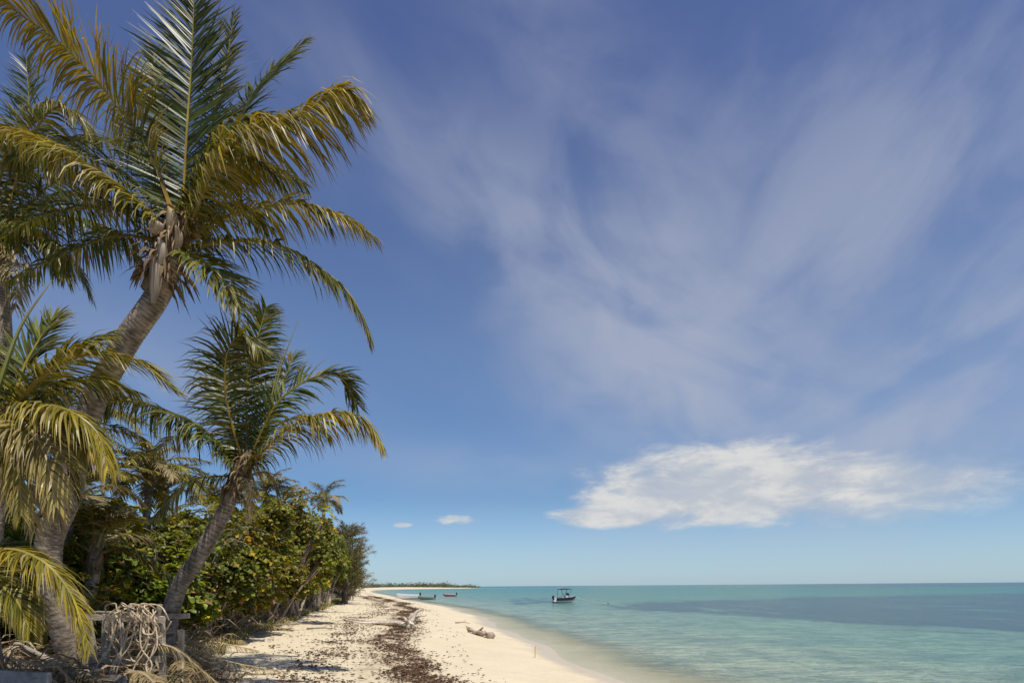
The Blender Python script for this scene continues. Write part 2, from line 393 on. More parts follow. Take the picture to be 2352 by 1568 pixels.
FA=[
 dict(p=[(-8,25,0),(-65,180,.1),(-140,295,.1),(-260,430,-.1),(-410,540,-.2)],L=.95,droop=.3,yellow=.68,twist=-.4,n=160,h=(-.8,-.7,0)),
 dict(p=[(8,50,.1),(20,240,.3),(32,400,.5),(40,580,.5)],L=1.1,droop=.03,yellow=-.1,n=190,h=FY,wind=(0,0,0),ang=16,width=.040),
 dict(p=[(-8,50,.2),(-35,200,.7),(-50,320,1.0),(-55,420,1.1)],L=.8,droop=.05,yellow=-.1,n=120,h=FY,wind=(0,0,0),ang=14),
 dict(p=[(30,90,.2),(85,270,.6),(112,390,.8),(132,510,.8)],L=.5,droop=.06,yellow=.15,n=90,h=(.3,1,0)),
 dict(p=[(45,70,.1),(125,240,.5),(205,350,.7),(290,440,.7)],L=.85,droop=.14,yellow=-.1,n=150,twist=.2,h=(.5,.9,0)),
 dict(p=[(25,15,-.1),(80,150,-.4),(165,235,-.6),(275,270,-.7),(370,325,-.7),(422,305,-.7)],L=.95,droop=.85,yellow=.62,n=180,wind=(.28,0,0),twist=.15,fold=-.35,h=(.85,-.5,0)),
 dict(p=[(30,5,0),(150,50,.2),(270,66,.3),(370,40,.3),(455,-15,.3)],L=.7,droop=.6,yellow=.42,n=145,wind=(.12,0,0),fold=-.15),
 dict(p=[(30,-30,-.1),(120,-18,-.2),(225,-28,-.3),(320,-80,-.3),(395,-150,-.3),(442,-250,-.2)],L=.65,droop=.55,yellow=.25,n=145,fold=-.15),
 dict(p=[(20,-40,-.1),(65,-72,-.3),(105,-115,-.4),(140,-175,-.5)],L=.6,droop=.2,yellow=.2,n=90,h=(.5,-1,0)),
 dict(p=[(-30,10,0),(-105,85,-.1),(-205,155,-.2),(-310,215,-.2),(-440,265,-.2)],L=.85,droop=.55,yellow=.45,n=140,fold=-.15),
 dict(p=[(-40,-15,.1),(-150,-5,.3),(-260,-45,.4),(-400,-110,.5)],L=.6,droop=.55,yellow=.05,n=110,fold=-.1),
 dict(p=[(-40,25,.2),(-180,60,.7),(-320,40,1.0),(-440,-30,1.2)],L=.8,droop=.5,yellow=.05,n=115,fold=-.1),
 dict(p=[(30,50,.3),(110,120,1.0),(200,150,1.5),(290,110,1.8)],L=.7,droop=.45,yellow=.0,n=100,fold=-.1),
 dict(p=[(-10,60,.3),(-60,150,1.0),(-140,210,1.5),(-240,220,1.9)],L=.8,droop=.35,yellow=.0,n=100),
 dict(p=[(-30,40,.1),(-120,130,.4),(-220,190,.5),(-320,200,.6),(-400,160,.6)],L=.8,droop=.5,yellow=.1,n=120),
 dict(p=[(10,40,-.1),(60,120,-.2),(130,170,-.3),(190,160,-.4),(240,110,-.4)],L=.65,droop=.6,yellow=.3,n=100,wind=(.1,0,0),fold=-.1),
 dict(p=[(10,20,.2),(70,60,.9),(140,60,1.4),(210,10,1.7)],L=.65,droop=.5,yellow=.0,n=90,fold=-.1),
 dict(p=[(20,40,.0),(60,150,.2),(120,230,.3),(190,270,.3),(250,260,.3)],L=.8,droop=.55,yellow=.1,n=120,fold=-.2,wind=(.15,0,0)),
]
eA,bA=palm("tall leaning coconut palm with ringed grey trunk and full crown",c,s,FA,[base,W3(112,1290,9.1),W3(160,1120,9.0),W3(212,930,8.8),W3(290,785,8.6),W3(362,680,8.5),c+Vector((-.04,0,-.25))],.18,.145,boots=190,nuts=5,sk=1.0)
mb=MB()
for (du,dv,w,h,cc) in ((-38,-125,15,52,(.36,.30,.24)),(-22,-65,12,30,(.46,.39,.31)),(0,8,14,24,(.42,.33,.22)),(-35,-8,18,14,(.42,.34,.24)),(15,-35,10,28,(.34,.25,.17))):
    o=c+Vector((du*s,-.24,dv*s)); N=7
    rows=[]
    for j in range(N):
        t=j/(N-1); ww=w*s*math.sin(math.pi*(0.08+0.88*t))**.7
        rows.append([mb.add(o+Vector((ww*k+.03*math.sin(t*4),-0.05*(1-k*k)+.05*t*t,(h*s)*(1-2*t))),mixc(cc,BRN,.25*R()+.12*abs(k))) for k in (-1,-.5,0,.5,1)])
    for j in range(N-1):
        for k in range(4): mb.f.append((rows[j][k],rows[j][k+1],rows[j+1][k+1],rows[j+1][k]))
mb.build("flower_spathe",M_DRY,eA,bA,True)
# palm B
D=12; s=D/1440; c=W3(562,1066,D)
FB=[
 dict(p=[(-20,10,0),(-90,85,-.1),(-180,132,-.2),(-285,165,-.3),(-330,140,-.3)],L=1.0,droop=.6,yellow=.05,n=145,fold=-.15,width=.04),
 dict(p=[(8,20,0),(8,190,.2),(30,280,.2),(55,365,.2)],L=.9,droop=.2,yellow=.0,n=150,width=.042,h=FY,ang=14),
 dict(p=[(-5,20,0),(-38,150,-.2),(-38,250,-.3),(-5,300,-.4),(40,270,-.5)],L=.85,droop=.35,yellow=.12,n=130,h=(.4,-1,0),width=.04),
 dict(p=[(15,20,0),(75,140,-.1),(155,200,0),(222,205,.1),(262,140,.2)],L=.95,droop=.2,yellow=.0,n=140,h=(.5,1,0),width=.04),
 dict(p=[(20,10,-.1),(105,88,-.4),(200,122,-.5),(270,110,-.5),(322,45,-.5)],L=.9,droop=.65,yellow=.55,n=150,fold=-.15,width=.04),
 dict(p=[(-25,-20,0),(-110,-28,-.3),(-170,-75,-.4),(-215,-125,-.5)],L=.75,droop=.5,yellow=.05,n=90),
 dict(p=[(0,30,.1),(-45,120,.5),(-60,180,.8),(-65,230,1.0)],L=.9,droop=.2,yellow=.0,n=100,h=(-.3,1,0)),
 dict(p=[(10,30,.1),(40,110,.6),(90,190,1.0),(120,260,1.2)],L=.8,droop=.15,yellow=.0,n=100,h=(.3,1,0)),
 dict(p=[(10,30,.1),(70,90,.8),(140,110,1.2),(200,60,1.5)],L=.7,droop=.35,yellow=.1,n=85),
 dict(p=[(-5,10,.1),(-70,60,.6),(-150,70,1.0),(-220,20,1.3)],L=.7,droop=.4,yellow=.05,n=85),
 dict(p=[(10,-20,0),(50,-15,.3),(75,-50,.4),(80,-100,.4)],L=.35,droop=.5,yellow=.5,n=50,dry=.8),
 dict(p=[(-5,-20,-.1),(10,-40,-.3),(15,-80,-.3),(10,-125,-.3)],L=.3,droop=.5,yellow=.5,n=50,dry=.9),
]
palm("short leaning coconut palm over the sand with upright young fronds",c,s,FB,[G(-6.75,12,-.1),W3(400,1370,12),W3(445,1290,12),W3(505,1190,12),W3(545,1110,12),c+Vector((-.02,0,-.1))],.17,.12,spears=[[(50,60),(85,220),(128,335)],[(40,40),(70,180),(100,300)]],nuts=3,sk=.8,boots=150,grey=(0.22,0.18,0.14))
# palm C : crown at the frame edge
D=10.5; s=D/1440; c=W3(-5,545,D)
FC=[
 dict(p=[(15,40,.1),(60,180,.4),(80,290,.5),(75,420,.6)],L=.85,droop=.12,yellow=-.1,h=FY),
 dict(p=[(20,30,-.1),(70,200,-.3),(130,300,-.4),(190,290,-.5),(225,230,-.5)],L=.7,droop=.6,yellow=.3,dry=.2),
 dict(p=[(30,20,0),(130,130,.2),(240,150,.3),(320,90,.4)],L=.9,droop=.6,yellow=.05,fold=-.1),
 dict(p=[(30,10,0),(140,50,-.3),(260,30,-.4),(340,-50,-.5)],L=.85,droop=.6,yellow=.05,fold=-.1),
 dict(p=[(25,0,0),(110,0,.2),(180,-50,.3),(220,-130,.4)],L=.7,droop=.55,yellow=.1),
 dict(p=[(10,30,0),(-80,180,.2),(-160,250,.2),(-270,230,.2)],L=.8,droop=.4,yellow=.15),
 dict(p=[(-10,10,0),(-120,60,-.4),(-260,30,-.6),(-340,-50,-.7)],L=.8,droop=.5,yellow=.1),
 dict(p=[(20,20,.2),(90,80,.8),(160,110,1.4),(260,80,2.0)],L=.8,droop=.5,yellow=.0),
 dict(p=[(10,30,.1),(50,120,.6),(120,220,1.0),(190,240,1.4)],L=.85,droop=.4,yellow=.0),
 dict(p=[(5,30,.1),(10,130,-.2),(40,230,-.4),(100,220,-.6),(130,150,-.6)],L=.75,droop=.55,yellow=.1),
 dict(p=[(20,0,.1),(70,30,-.3),(130,-10,-.4),(160,-90,-.5)],L=.7,droop=.55,yellow=.12),
 dict(p=[(15,0,0),(40,-20,-.5),(50,-80,-.8),(45,-160,-.9)],L=.5,droop=.5,yellow=.3,dry=.8,n=50),
]
palm("coconut palm with dense dark crown and drooping fronds",c,s,FC,[G(-9.2,10.8,-.1),W3(-10,1100,10.5),W3(10,800,10.5),c+Vector((0,0,-.2))],.18,.13,sk=.8)
# palm D : low crown, near
D=6.8; s=D/1440; c=W3(10,985,D)
FD=[
 dict(p=[(10,30,0),(90,130,-.1),(200,180,-.1),(310,165,-.1),(395,95,-.1)],L=.65,droop=.35,yellow=.4,wind=(.2,0,0),n=145,width=.028),
 dict(p=[(10,20,-.1),(80,60,-.3),(150,50,-.5),(215,0,-.5),(240,-80,-.5)],L=.65,droop=.6,yellow=.6,fold=-.1,width=.026),
 dict(p=[(10,30,0),(50,150,.2),(90,220,.3),(125,270,.4)],L=.6,droop=.1,yellow=.05,h=(.3,1,0)),
 dict(p=[(5,10,-.1),(50,20,-.4),(95,-50,-.5),(120,-170,-.6)],L=.6,droop=.4,yellow=.5,dry=.45,width=.026),
 dict(p=[(5,10,-.1),(20,20,-.4),(35,-60,-.5),(40,-190,-.6)],L=.55,droop=.4,yellow=.5,dry=.3,width=.026),
 dict(p=[(5,10,.1),(70,40,.5),(150,20,.8),(200,-60,1)],L=.65,droop=.5,yellow=.15),
 dict(p=[(-10,20,0),(-40,140,0),(-100,220,0),(-200,260,0)],L=.65,droop=.4,yellow=.4),
 dict(p=[(-10,0,0),(-70,40,0),(-150,20,0),(-220,-60,0)],L=.65,droop=.4,yellow=.4),
 dict(p=[(15,20,.1),(120,100,.4),(220,120,.7),(310,90,1.0)],L=.65,droop=.45,yellow=.05),
 dict(p=[(15,20,.1),(90,130,.4),(170,190,.6),(250,230,.8)],L=.65,droop=.3,yellow=.05),
 dict(p=[(15,10,.1),(80,20,.2),(140,-40,.3),(170,-140,.4)],L=.6,droop=.4,yellow=.4),
 dict(p=[(0,-10,0),(30,-30,-.2),(60,-110,-.2),(70,-230,-.2)],L=.5,droop=.5,yellow=.5,dry=.9,n=70),
 dict(p=[(0,-10,0),(60,-20,.2),(110,-110,.2),(130,-210,.2)],L=.5,droop=.5,yellow=.5,dry=.9,n=70),
]
palm("low coconut palm with yellowing arched fronds",c,s,FD,[G(-6.3,7.6,-.1),W3(-60,1250,7.1),W3(-20,1100,6.9),c+Vector((0,0,-.1))],.17,.12,spears=[[(-15,90),(40,240),(115,350)]],sk=.6)
# palm E : young palm
D=5.6; s=D/1440; c=W3(-120,1400,D)
FE=[
 dict(p=[(20,30,0),(110,140,-.1),(210,125,-.2),(285,40,-.2),(325,-85,-.2)],L=.45,droop=.4,yellow=.6,width=.019,n=170,fold=-.1),
 dict(p=[(20,20,0),(90,70,-.2),(150,40,-.3),(190,-40,-.3)],L=.42,droop=.4,yellow=.35,width=.02),
 dict(p=[(10,30,.1),(60,120,.6),(140,160,1),(230,120,1.3)],L=.5,droop=.3,yellow=.1,width=.024),
 dict(p=[(10,30,.1),(80,80,.4),(160,60,.6),(220,-20,.8)],L=.45,droop=.4,yellow=.2,width=.024),
 dict(p=[(0,30,0),(-60,150,.1),(-150,170,.2),(-240,80,.2)],L=.42,droop=.3,yellow=.4,width=.024),
]
palm("young palm with arching yellow-green frond by old planks",c,s,FE,[G(-5.3,5.7,-.1),c+Vector((-.1,0,-.4)),c+Vector((0,0,-.05))],.14,.1,sk=.3,boots=50)
# background palms
def gpalm(x,y,top,lean,L,nf,label,seed,yel=.2):
    random.seed(seed)
    b0=G(x,y,-.1); c=Vector((x+lean,y+U(-.4,.4),top)); fr=[]
    for i in range(nf):
        az=i*2.399+U(-.3,.3); el=math.radians(U(5,85)) ; ln=L*U(.8,1.1); p=Vector((0,0,0)); pl=[p.copy()]
        for j in range(4):
            p=p+Vector((math.cos(az)*math.cos(el),math.sin(az)*math.cos(el),math.sin(el)))*ln/4
            el-=math.radians(U(16,32)); pl.append(p.copy())
        fr.append(dict(p=[(q.x,q.z,q.y) for q in pl],L=L*.26,droop=U(.3,.6),yellow=U(0.1,yel*3),n=60,width=.042,seg=3,dry=.8 if (i%6==5) else 0))
    palm(label,c,1.0,fr,[b0,b0.lerp(c,.5)+Vector((-lean*.2,0,0)),c-Vector((0,0,.1))],.15,.1,boots=40,sk=.5)
for a in [(-11.6,19.5,5.6,.3,2.4,17,"slender palm rising behind the sea almond bushes"),
          (-12.6,17,6.6,.2,2.8,17,"palm with hanging fronds deep in the thicket"),
          (-13.2,16.0,4.6,.3,2.5,16,"low palm with yellow fronds in shade of thicket"),
          (-8.6,12.5,3.0,.1,1.7,15,"low palm with yellow fronds in shade of thicket"),
          (-9.8,13.5,4.2,.2,2.0,16,"slender palm rising behind the sea almond bushes"),
          (-13.6,44,8.3,.6,2.2,14,"palm crown showing above the shoreline bushes"),
          (-15.4,42,7.9,.3,2.3,14,"palm crown showing above the shoreline bushes"),
          (-13.5,34,7.3,.2,2.2,14,"palm crown showing above the shoreline bushes"),
          (-11.0,23,5.0,.2,2.0,15,"small palm among the shoreline bushes"),
          (-14.5,26,6.2,.2,2.4,15,"palm crown showing above the shoreline bushes")]:
    gpalm(*a,seed=int(a[1]*10))
# ---------------------------------------------------------------- sea almond trees
def almond(seed,H,Rr,ncl):
    random.seed(seed); tr=MB(); cr=MB()
    lobes=[(Vector((U(-.75,.75)*Rr,U(-.75,.75)*Rr,U(H*.38,H*.86))),U(.16,.46)*Rr) for _ in range(15)]
    for i,(lc,lr) in enumerate(lobes):
        p0=Vector((U(-.5,.5),U(-.5,.5),-.1)); mid=p0.lerp(lc,.5)+Vector((U(-.3,.3),U(-.3,.3),U(-.1,.3)))
        C=catmull([p0,mid,lc],10); tr.tube(C,lambda t:.06*(1-t)+.016,6,(.32,.25,.18))
        st=C[5]
        for k in range(7):
            d=Vector((U(-1,1),U(-1,1),U(-.5,1))).normalized()*lr*1.25
            Cb=catmull([st,lc.lerp(lc+d,.4),lc+d],6); tr.tube(Cb,lambda t:.024*(1-t)+.006,4,(.36,.29,.21))
    for i in range(ncl):
        lc,lr=random.choice(lobes)
        d=Vector((random.gauss(0,1),random.gauss(0,1),random.gauss(0,.8))).normalized()*lr*(R()**.35)*U(.85,1.5)
        p=lc+d
        if p.z<.15: continue
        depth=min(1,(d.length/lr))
        axis=(d.normalized()+Vector((0,0,1.3))).normalized()
        A=axis.cross(Vector((.3,1,.2))).normalized(); B=axis.cross(A)
        cb=R()
        for k in range(random.randint(5,9)):
            a=k*2.4+U(-.4,.4); el=U(-.35,.75)
            dd=(A*math.cos(a)+B*math.sin(a))*math.cos(el)+axis*math.sin(el)
            ln=U(.14,.28); w=ln*.3
            Wd=dd.cross(axis)
            if Wd.length<.1: Wd=A
            Wd.normalize(); nn=Wd.cross(dd)
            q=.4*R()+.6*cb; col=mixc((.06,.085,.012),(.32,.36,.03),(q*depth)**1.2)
            if R()<.07: col=(.55,.40,.04)
            if R()<.04: col=(.24,.13,.05)
            o=p+dd*.03
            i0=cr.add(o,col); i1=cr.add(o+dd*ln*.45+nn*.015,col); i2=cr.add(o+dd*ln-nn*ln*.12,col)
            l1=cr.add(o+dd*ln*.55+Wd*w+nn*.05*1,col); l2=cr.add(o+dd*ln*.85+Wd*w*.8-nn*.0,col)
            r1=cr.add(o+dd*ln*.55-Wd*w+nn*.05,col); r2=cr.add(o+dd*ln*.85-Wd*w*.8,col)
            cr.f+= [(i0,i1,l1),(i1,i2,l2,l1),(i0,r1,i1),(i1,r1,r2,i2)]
    return tr,cr
protos=[]
for sd,(H,Rr,nc) in enumerate([(4.4,2.1,680),(3.4,2.0,560),(5.4,2.4,780)]):
    t_,c_=almond(sd+31,H,Rr,nc)
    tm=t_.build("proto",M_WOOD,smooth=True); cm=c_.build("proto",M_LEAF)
    protos.append((H,tm,cm))
def put_tree(x,y,H,k,rot,label,sxy=1.0,name="sea_almond_tree"):
    H0,tm,cm=protos[k]; e=empty(name,G(x,y,-.05),label,"tree","sea almond trees behind the beach")
    sc=H/H0; 
    for nm,src in (("trunk",tm),("crown",cm)):
        o=src.copy(); o.name=nm; scene.collection.objects.link(o); o.parent=e; o.location=(0,0,0)
    e.rotation_euler=(0,0,rot); e.scale=(sc**.5*sxy,sc**.5*sxy,sc)
LB=["dense bright green sea almond bush at the sand edge","broad-leaved sea almond tree with yellow leaves","shady broad-leaved thicket tree with grey stems"]
TR=[(-9.5,15,3.0,1),(-9.4,17.5,3.5,0),(-10.0,20,4.2,0),(-9.9,22.5,4.6,2),(-10.4,27,5.2,2),(-11.2,32,6.2,2),(-13.2,41,6.2,2),(-16.4,54,6.3,0),
    (-9.8,20.5,2.5,1),(-10.6,24.5,3.0,1),(-11.8,29.5,3.4,1),(-9.2,15.6,2.0,1),(-10.5,13.3,3.2,1),(-13.0,36,4.0,1),(-15.4,47,4.6,0),
    (-11.5,16,3.6,0),(-12,19,3.8,2),(-13,24,4.6,2),(-12.8,30,5.4,0),(-15.5,38,5.8,2),(-17.8,50,6.0,2),(-20,62,6.5,2),(-23,75,7,0),(-12.5,13.5,4.0,0),(-10.8,10.8,3.0,1),(-8.4,11.2,1.8,1),(-26,95,7,2),(-32,118,7,0),(-38,150,7,2),(-48,190,7,0),(-28.5,88,6.5,2),(-36,130,6.5,0)]
random.seed(5)
for (x,y,H,k) in TR: put_tree(x,y,H*U(.94,1.08),k,U(0,6.28),LB[k])
for H0,a,b_ in protos: bpy.data.objects.remove(a); bpy.data.objects.remove(b_)
# ---------------------------------------------------------------- casuarina
def casuarina(x,y,H,Rr,seed):
    random.seed(seed); b0=G(x,y,-.1); e=empty("casuarina_tree",b0,"wispy olive casuarina with drooping needle branches","tree","casuarinas at the end of the thicket")
    tr=MB(); cr=MB(); top=b0+Vector((U(-.3,.5),0,H))
    C=catmull([b0,b0.lerp(top,.5)+Vector((.2,0,0)),top],14); tr.tube(C,lambda t:.16*(1-t)+.02,7,(.16,.12,.09))
    for i in range(60):
        t=U(.12,.98); k=t*13; p=C[int(k)]; az=U(0,6.28); ln=Rr*(1.15-t*.7)*U(.6,1.4)
        d=Vector((math.cos(az),math.sin(az),U(.2,.9))).normalized(); q=p+d*ln
        B=catmull([p,p+d*ln*.5,q+Vector((0,0,-.1))],9); tr.tube(B,lambda t:.03*(1-t)+.006,4,(.18,.14,.1))
        for j in range(50):
            o=B[random.randint(2,8)]+Vector((U(-.15,.15),U(-.15,.15),U(-.1,.1))); dd=(d*U(.2,1.2)+Vector((U(-.6,.6),U(-.6,.6),U(-.6,.7)))).normalized(); l=U(.3,.7); w=.016
            W=dd.cross(Vector((U(-1,1),U(-1,1),U(-1,1)))).normalized()*w; cc=mixc((.10,.11,.035),(.27,.23,.09),R())
            a=[cr.add(o-W,cc),cr.add(o+W,cc)]; m_=o+dd*l*.5; z=o+dd*l+Vector((0,0,-l*.35))
            bq=[cr.add(m_-W*1.4,cc),cr.add(m_+W*1.4,cc)]; zz=cr.add(z,cc)
            cr.f+=[(a[0],a[1],bq[1],bq[0]),(bq[0],bq[1],zz)]
    tr.build("trunk",M_WOOD,e,b0,True); cr.build("crown",M_LEAF,e,b0)
for i,(x,y,H,r) in enumerate([(-15.4,58,7.4,2.4),(-17.2,64,7.8,2.6),(-19.8,76,9.4,3.0),(-23.5,90,9,3),(-29,112,9,3),(-16.2,60,5,2.0)]): casuarina(x,y,H,r,i+50)
# ---------------------------------------------------------------- undergrowth, litter, seaweed
random.seed(11)
mb=MB()
for i in range(15000):
    y=3.5+ (R()**1.7)*75; x=xv(y)-abs(random.gauss(0,1.3))+.5+.5*mnoise.noise(Vector((y*.5,0,0)))
    if mnoise.noise(Vector((x*.9,y*.6,4)))<-.08: continue
    p=G(x,y,-.02); h=U(.12,.5); az=U(0,6.28); d=Vector((math.cos(az)*.5,math.sin(az)*.5,1)).normalized(); w=U(.006,.014)*(1+y*.02)
    W=Vector((-math.sin(az),math.cos(az),0))*w; cc=mixc((.11,.15,.02),(.42,.33,.17),R()**.8)
    a=[mb.add(p-W,cc),mb.add(p+W,cc)]; q=p+d*h*.6; r_=p+d*h+Vector((math.cos(az),math.sin(az),-.3))*h*.35
    b2=[mb.add(q-W*.8,cc),mb.add(q+W*.8,cc)]; z=mb.add(r_,cc); mb.f+=[(a[0],a[1],b2[1],b2[0]),(b2[0],b2[1],z)]
tag(mb.build("beach_grass",M_DRY),"dry and green grass tufts fringing the sand","grass",kind="stuff")
mb=MB()
for i in range(14000):
    y=4+(R()**1.6)*70; x=xv(y)-random.gauss(.6,1.6)+.2
    if x>xv(y)+.3 and R()<.8: continue
    p=G(x,y,U(.005,.08)); az=U(0,6.28); l=U(.05,.28); w=U(.008,.05) if R()<.6 else U(.004,.012)
    if w<.012: l*=3
    cc=mixc((.42,.34,.24),(.1,.065,.035),R()); d=Vector((math.cos(az),math.sin(az),U(-.1,.45)))*l; W=Vector((-math.sin(az),math.cos(az),U(-.4,.4)))*w
    ids=[mb.add(p-d*.5,cc),mb.add(p+W,cc),mb.add(p+d*.5,cc),mb.add(p-W,cc)]; mb.f.append(tuple(ids))
for i in range(6200):
    if i<3000: x=U(-8.2,-4.7); y=U(7.3,11.0); hm=.6*max(.12,min(1,(-4.5-x)/1.4))
    else: y=U(11,36); x=xv(y)-U(-.3,2.0); hm=.9*R()
    p=G(x,y,U(0,hm)); az=U(0,6.28); l=U(.2,.75); w=U(.004,.018); cc=mixc((.46,.37,.25),(.16,.10,.055),R())
    d=Vector((math.cos(az),math.sin(az),U(-.7,.9))).normalized()*l; W=d.cross(Vector((U(-1,1),U(-1,1),U(-1,1)))).normalized()*w
    m1=p+d*.5+Vector((0,0,.12*l)); ids=[mb.add(p-W,cc),mb.add(p+W,cc),mb.add(m1+W,cc),mb.add(m1-W,cc)]; z=mb.add(p+d+Vector((0,0,-.15*l)),cc)
    mb.f+=[tuple(ids),(ids[3],ids[2],z)]
tag(mb.build("leaf_litter",M_DRY),"dry leaves, twigs and husk scraps under the bushes","leaf litter",kind="stuff")
mb=MB()
cnt=0
while cnt<23000:
    y=8.5+(R()**1.9)*110; t=U(3.2,9.4)
    band=math.exp(-((t-5.35-.3*math.sin(y*.35))/.5)**2)+.26*math.exp(-((t-7.4-.4*math.sin(y*.22+1))/.7)**2)+.012
    x=xs(y)-t; nn=.6+1.0*mnoise.noise(Vector((x*1.1,y*.55,9)))+.7*mnoise.noise(Vector((x*3.3,y*2.2,2)))
    if R()>band*max(0,nn)*1.3: continue
    cnt+=1; p=G(x,y,U(0,.035)); az=U(0,6.28); l=U(.03,.14)*(1+y*.012); w=l*U(.12,.5)
    cc=mixc((.04,.022,.013),(.17,.10,.055),R())
    k=random.randint(3,5); ids=[]
    for j in range(k+2):
        a=az+6.283*j/(k+2); rr=l*.5*U(.5,1.1)*(1 if j%2 else .55)
        ids.append(mb.add(p+Vector((math.cos(a)*rr,math.sin(a)*rr*.6,U(-.01,.025)+.01)),cc))
    mb.f.append(tuple(ids))
tag(mb.build("seaweed",M_WEED),"dark brown dried seaweed wrack in strips along sand","seaweed",kind="stuff")
# ---------------------------------------------------------------- driftwood
def wood(mb,pts,r,sides=12,col=(.36,.31,.25),n=40,sd=0.0,amp=.3):
    C=catmull(pts,n)
    mb.tube(C,r,sides,lambda t,a:tuple(c*(1+.7*mnoise.noise(Vector((math.cos(a)*3,math.sin(a)*3,t*4+sd)))) for c in col),rfn=lambda t,a:1+amp*mnoise.noise(Vector((math.cos(a)*1.4,math.sin(a)*1.4,t*9+sd)))+.4*amp*mnoise.noise(Vector((math.cos(a)*4,math.sin(a)*4,t*5+sd))))
mb=MB(); 
wood(mb,[G(-.78,23.3,.08),G(-1.0,24.1,.13),G(-1.4,25.1,.09),G(-1.85,26.4,.14)],lambda t:.125-.05*t+.025*math.sin(t*14),16,(.42,.34,.26),60,2,.55)
wood(mb,[G(-1.35,24.9,.15),G(-1.2,24.7,.3),G(-1.15,24.6,.36)],lambda t:.05*(1-.5*t),8,(.42,.34,.26),8,3)
wood(mb,[G(-1.7,26.1,.15),G(-1.95,26.0,.28)],lambda t:.04*(1-.6*t),8,(.42,.34,.26),8,3)
tag(mb.build("driftwood_log",M_WOOD,smooth=True),"short brown driftwood log lying on open sand","driftwood")
mb=MB()
wood(mb,[G(-4.2,26,.1),G(-4.9,26.8,.12),G(-6.2,28.2,.1),G(-7.6,29.6,.1),G(-8.6,32,.12)],lambda t:.12*(1-t)+.045,12,(.5,.43,.35),sd=5,amp=.5)
for k,(dx,dy,dz,r) in enumerate([(.5,.4,.85,.12),(.15,.2,.65,.11),(-.35,.1,.5,.09),(.3,-.3,.15,.09),(.6,.9,.55,.08),(-.1,-.4,.35,.07)]):
    wood(mb,[G(-4.3,26.1,.15),G(-4.3+dx*.5,26.1+dy*.5,.15+dz*.6),G(-4.3+dx,26.1+dy,dz)],lambda t,r=r:r*(1-.75*t),9,(.5,.43,.35),16,k)
wood(mb,[G(-5.9,27.9,.1),G(-6.6,27.2,.15),G(-7.6,27.6,.3)],lambda t:.06*(1-t)+.02,7,(.5,.43,.35),16,9)
tag(mb.build("driftwood_tree",M_WOOD,smooth=True),"bleached driftwood tree with upturned roots on seaweed","driftwood")
for i,(x,y,l,a) in enumerate([(-8.3,21,1.6,.2),(-7.3,24,1.3,-.3),(-9.3,26,2.0,.6),(-10.5,32,2.4,.3),(-11,38,2.4,.5),(-2.6,33,.8,.4)]):
    mb=MB(); d=Vector((math.cos(a),math.sin(a),0))*l*.5
    wood(mb,[G(x-d.x,y-d.y,.05),G(x,y+.15,.09),G(x+d.x,y+d.y,.07)],lambda t:.035*(1-t)+.01,7,(.34,.28,.21),18,i)
    wood(mb,[G(x,y+.15,.08),G(x+d.x*.4,y+d.y*.4+.3,.25)],lambda t:.02*(1-t)+.006,5,(.34,.28,.21),6,i)
    tag(mb.build("fallen_branch",M_WOOD,smooth=True),"dry forked branch lying on the sand","branch","fallen branches on the beach")
mb=MB(); wood(mb,[G(-8.1,18.4,.08),G(-8.7,19.0,.35),G(-9.5,19.8,.8),G(-10.3,20.6,1.4)],lambda t:.05*(1-t)+.035,10,(.22,.17,.12),24,4)
tag(mb.build("fallen_log",M_WOOD,smooth=True),"brown fallen log leaning into the bushes","fallen log")
mb=MB(); mb.tube([G(.66,18.3,-.05),G(.66,18.3,.14),G(.67,18.3,.34)],lambda t:.018,8,lambda t,a:(.7,.5,.06) if t>.3 else (.6,.55,.4))
tag(mb.build("marker_stake",M_PAINT),"short yellow marker stake standing in sand","stake")
for i,(x,y,h) in enumerate([(-9.3,17.0,1.1),(-8.2,14.5,1.2),(-19.3,76,3.2),(-18.2,70,2.0),(-13.2,42,1.3)]):
    mb=MB(); wood(mb,[G(x,y,-.1),G(x+.02,y,h*.5),G(x+.05,y,h)],lambda t:.06,8,(.33,.28,.22),12,i)
    tag(mb.build("wooden_post",M_WOOD,smooth=True),"weathered grey post standing among the bushes","post","old posts in the thicket")
# ---------------------------------------------------------------- old crate frame, rope, planks
o=G(-5.6,9.3); e=empty("wooden_crate_frame",o,"broken weathered timber frame holding a tangle of rope","crate"); 
wc=(.34,.29,.225)
def bx(nm,c,sx,sy,sz,rot=0,tilt=0,col=wc):
    k=U(.75,1.15); mb=MB(); mb.box(Vector(c),sx,sy,sz,tuple(q*k for q in col),rot,tilt,.008); mb.build(nm,M_WOOD,e)
for (x,y,h) in ((-.55,-.25,1.1),(.55,-.25,1.24),(-.5,.3,1.25),(.52,.3,1.0)): bx("post",(x,y,h/2-.05),.07,.07,h,U(-.2,.2),U(-.08,.08))
bx("rail",(0,-.31,1.17),1.25,.03,.08,0,.05); bx("rail",(0,.36,1.15),1.25,.03,.08,0,-.04); bx("rail",(0,-.31,.55),1.2,.03,.09,0,-.06)
for i,h in enumerate((.62,.7,.55)): bx("slat",(-.42+i*.21,-.345,.85+.03*i),.12,.02,h,0,U(-.2,.2))
bx("top_board",(-.25,.02,1.235),.62,.28,.022,.3,.06,(.26,.22,.17))
mb=MB(); random.seed(3); rc=o+Vector((.3,-.42,1.1))
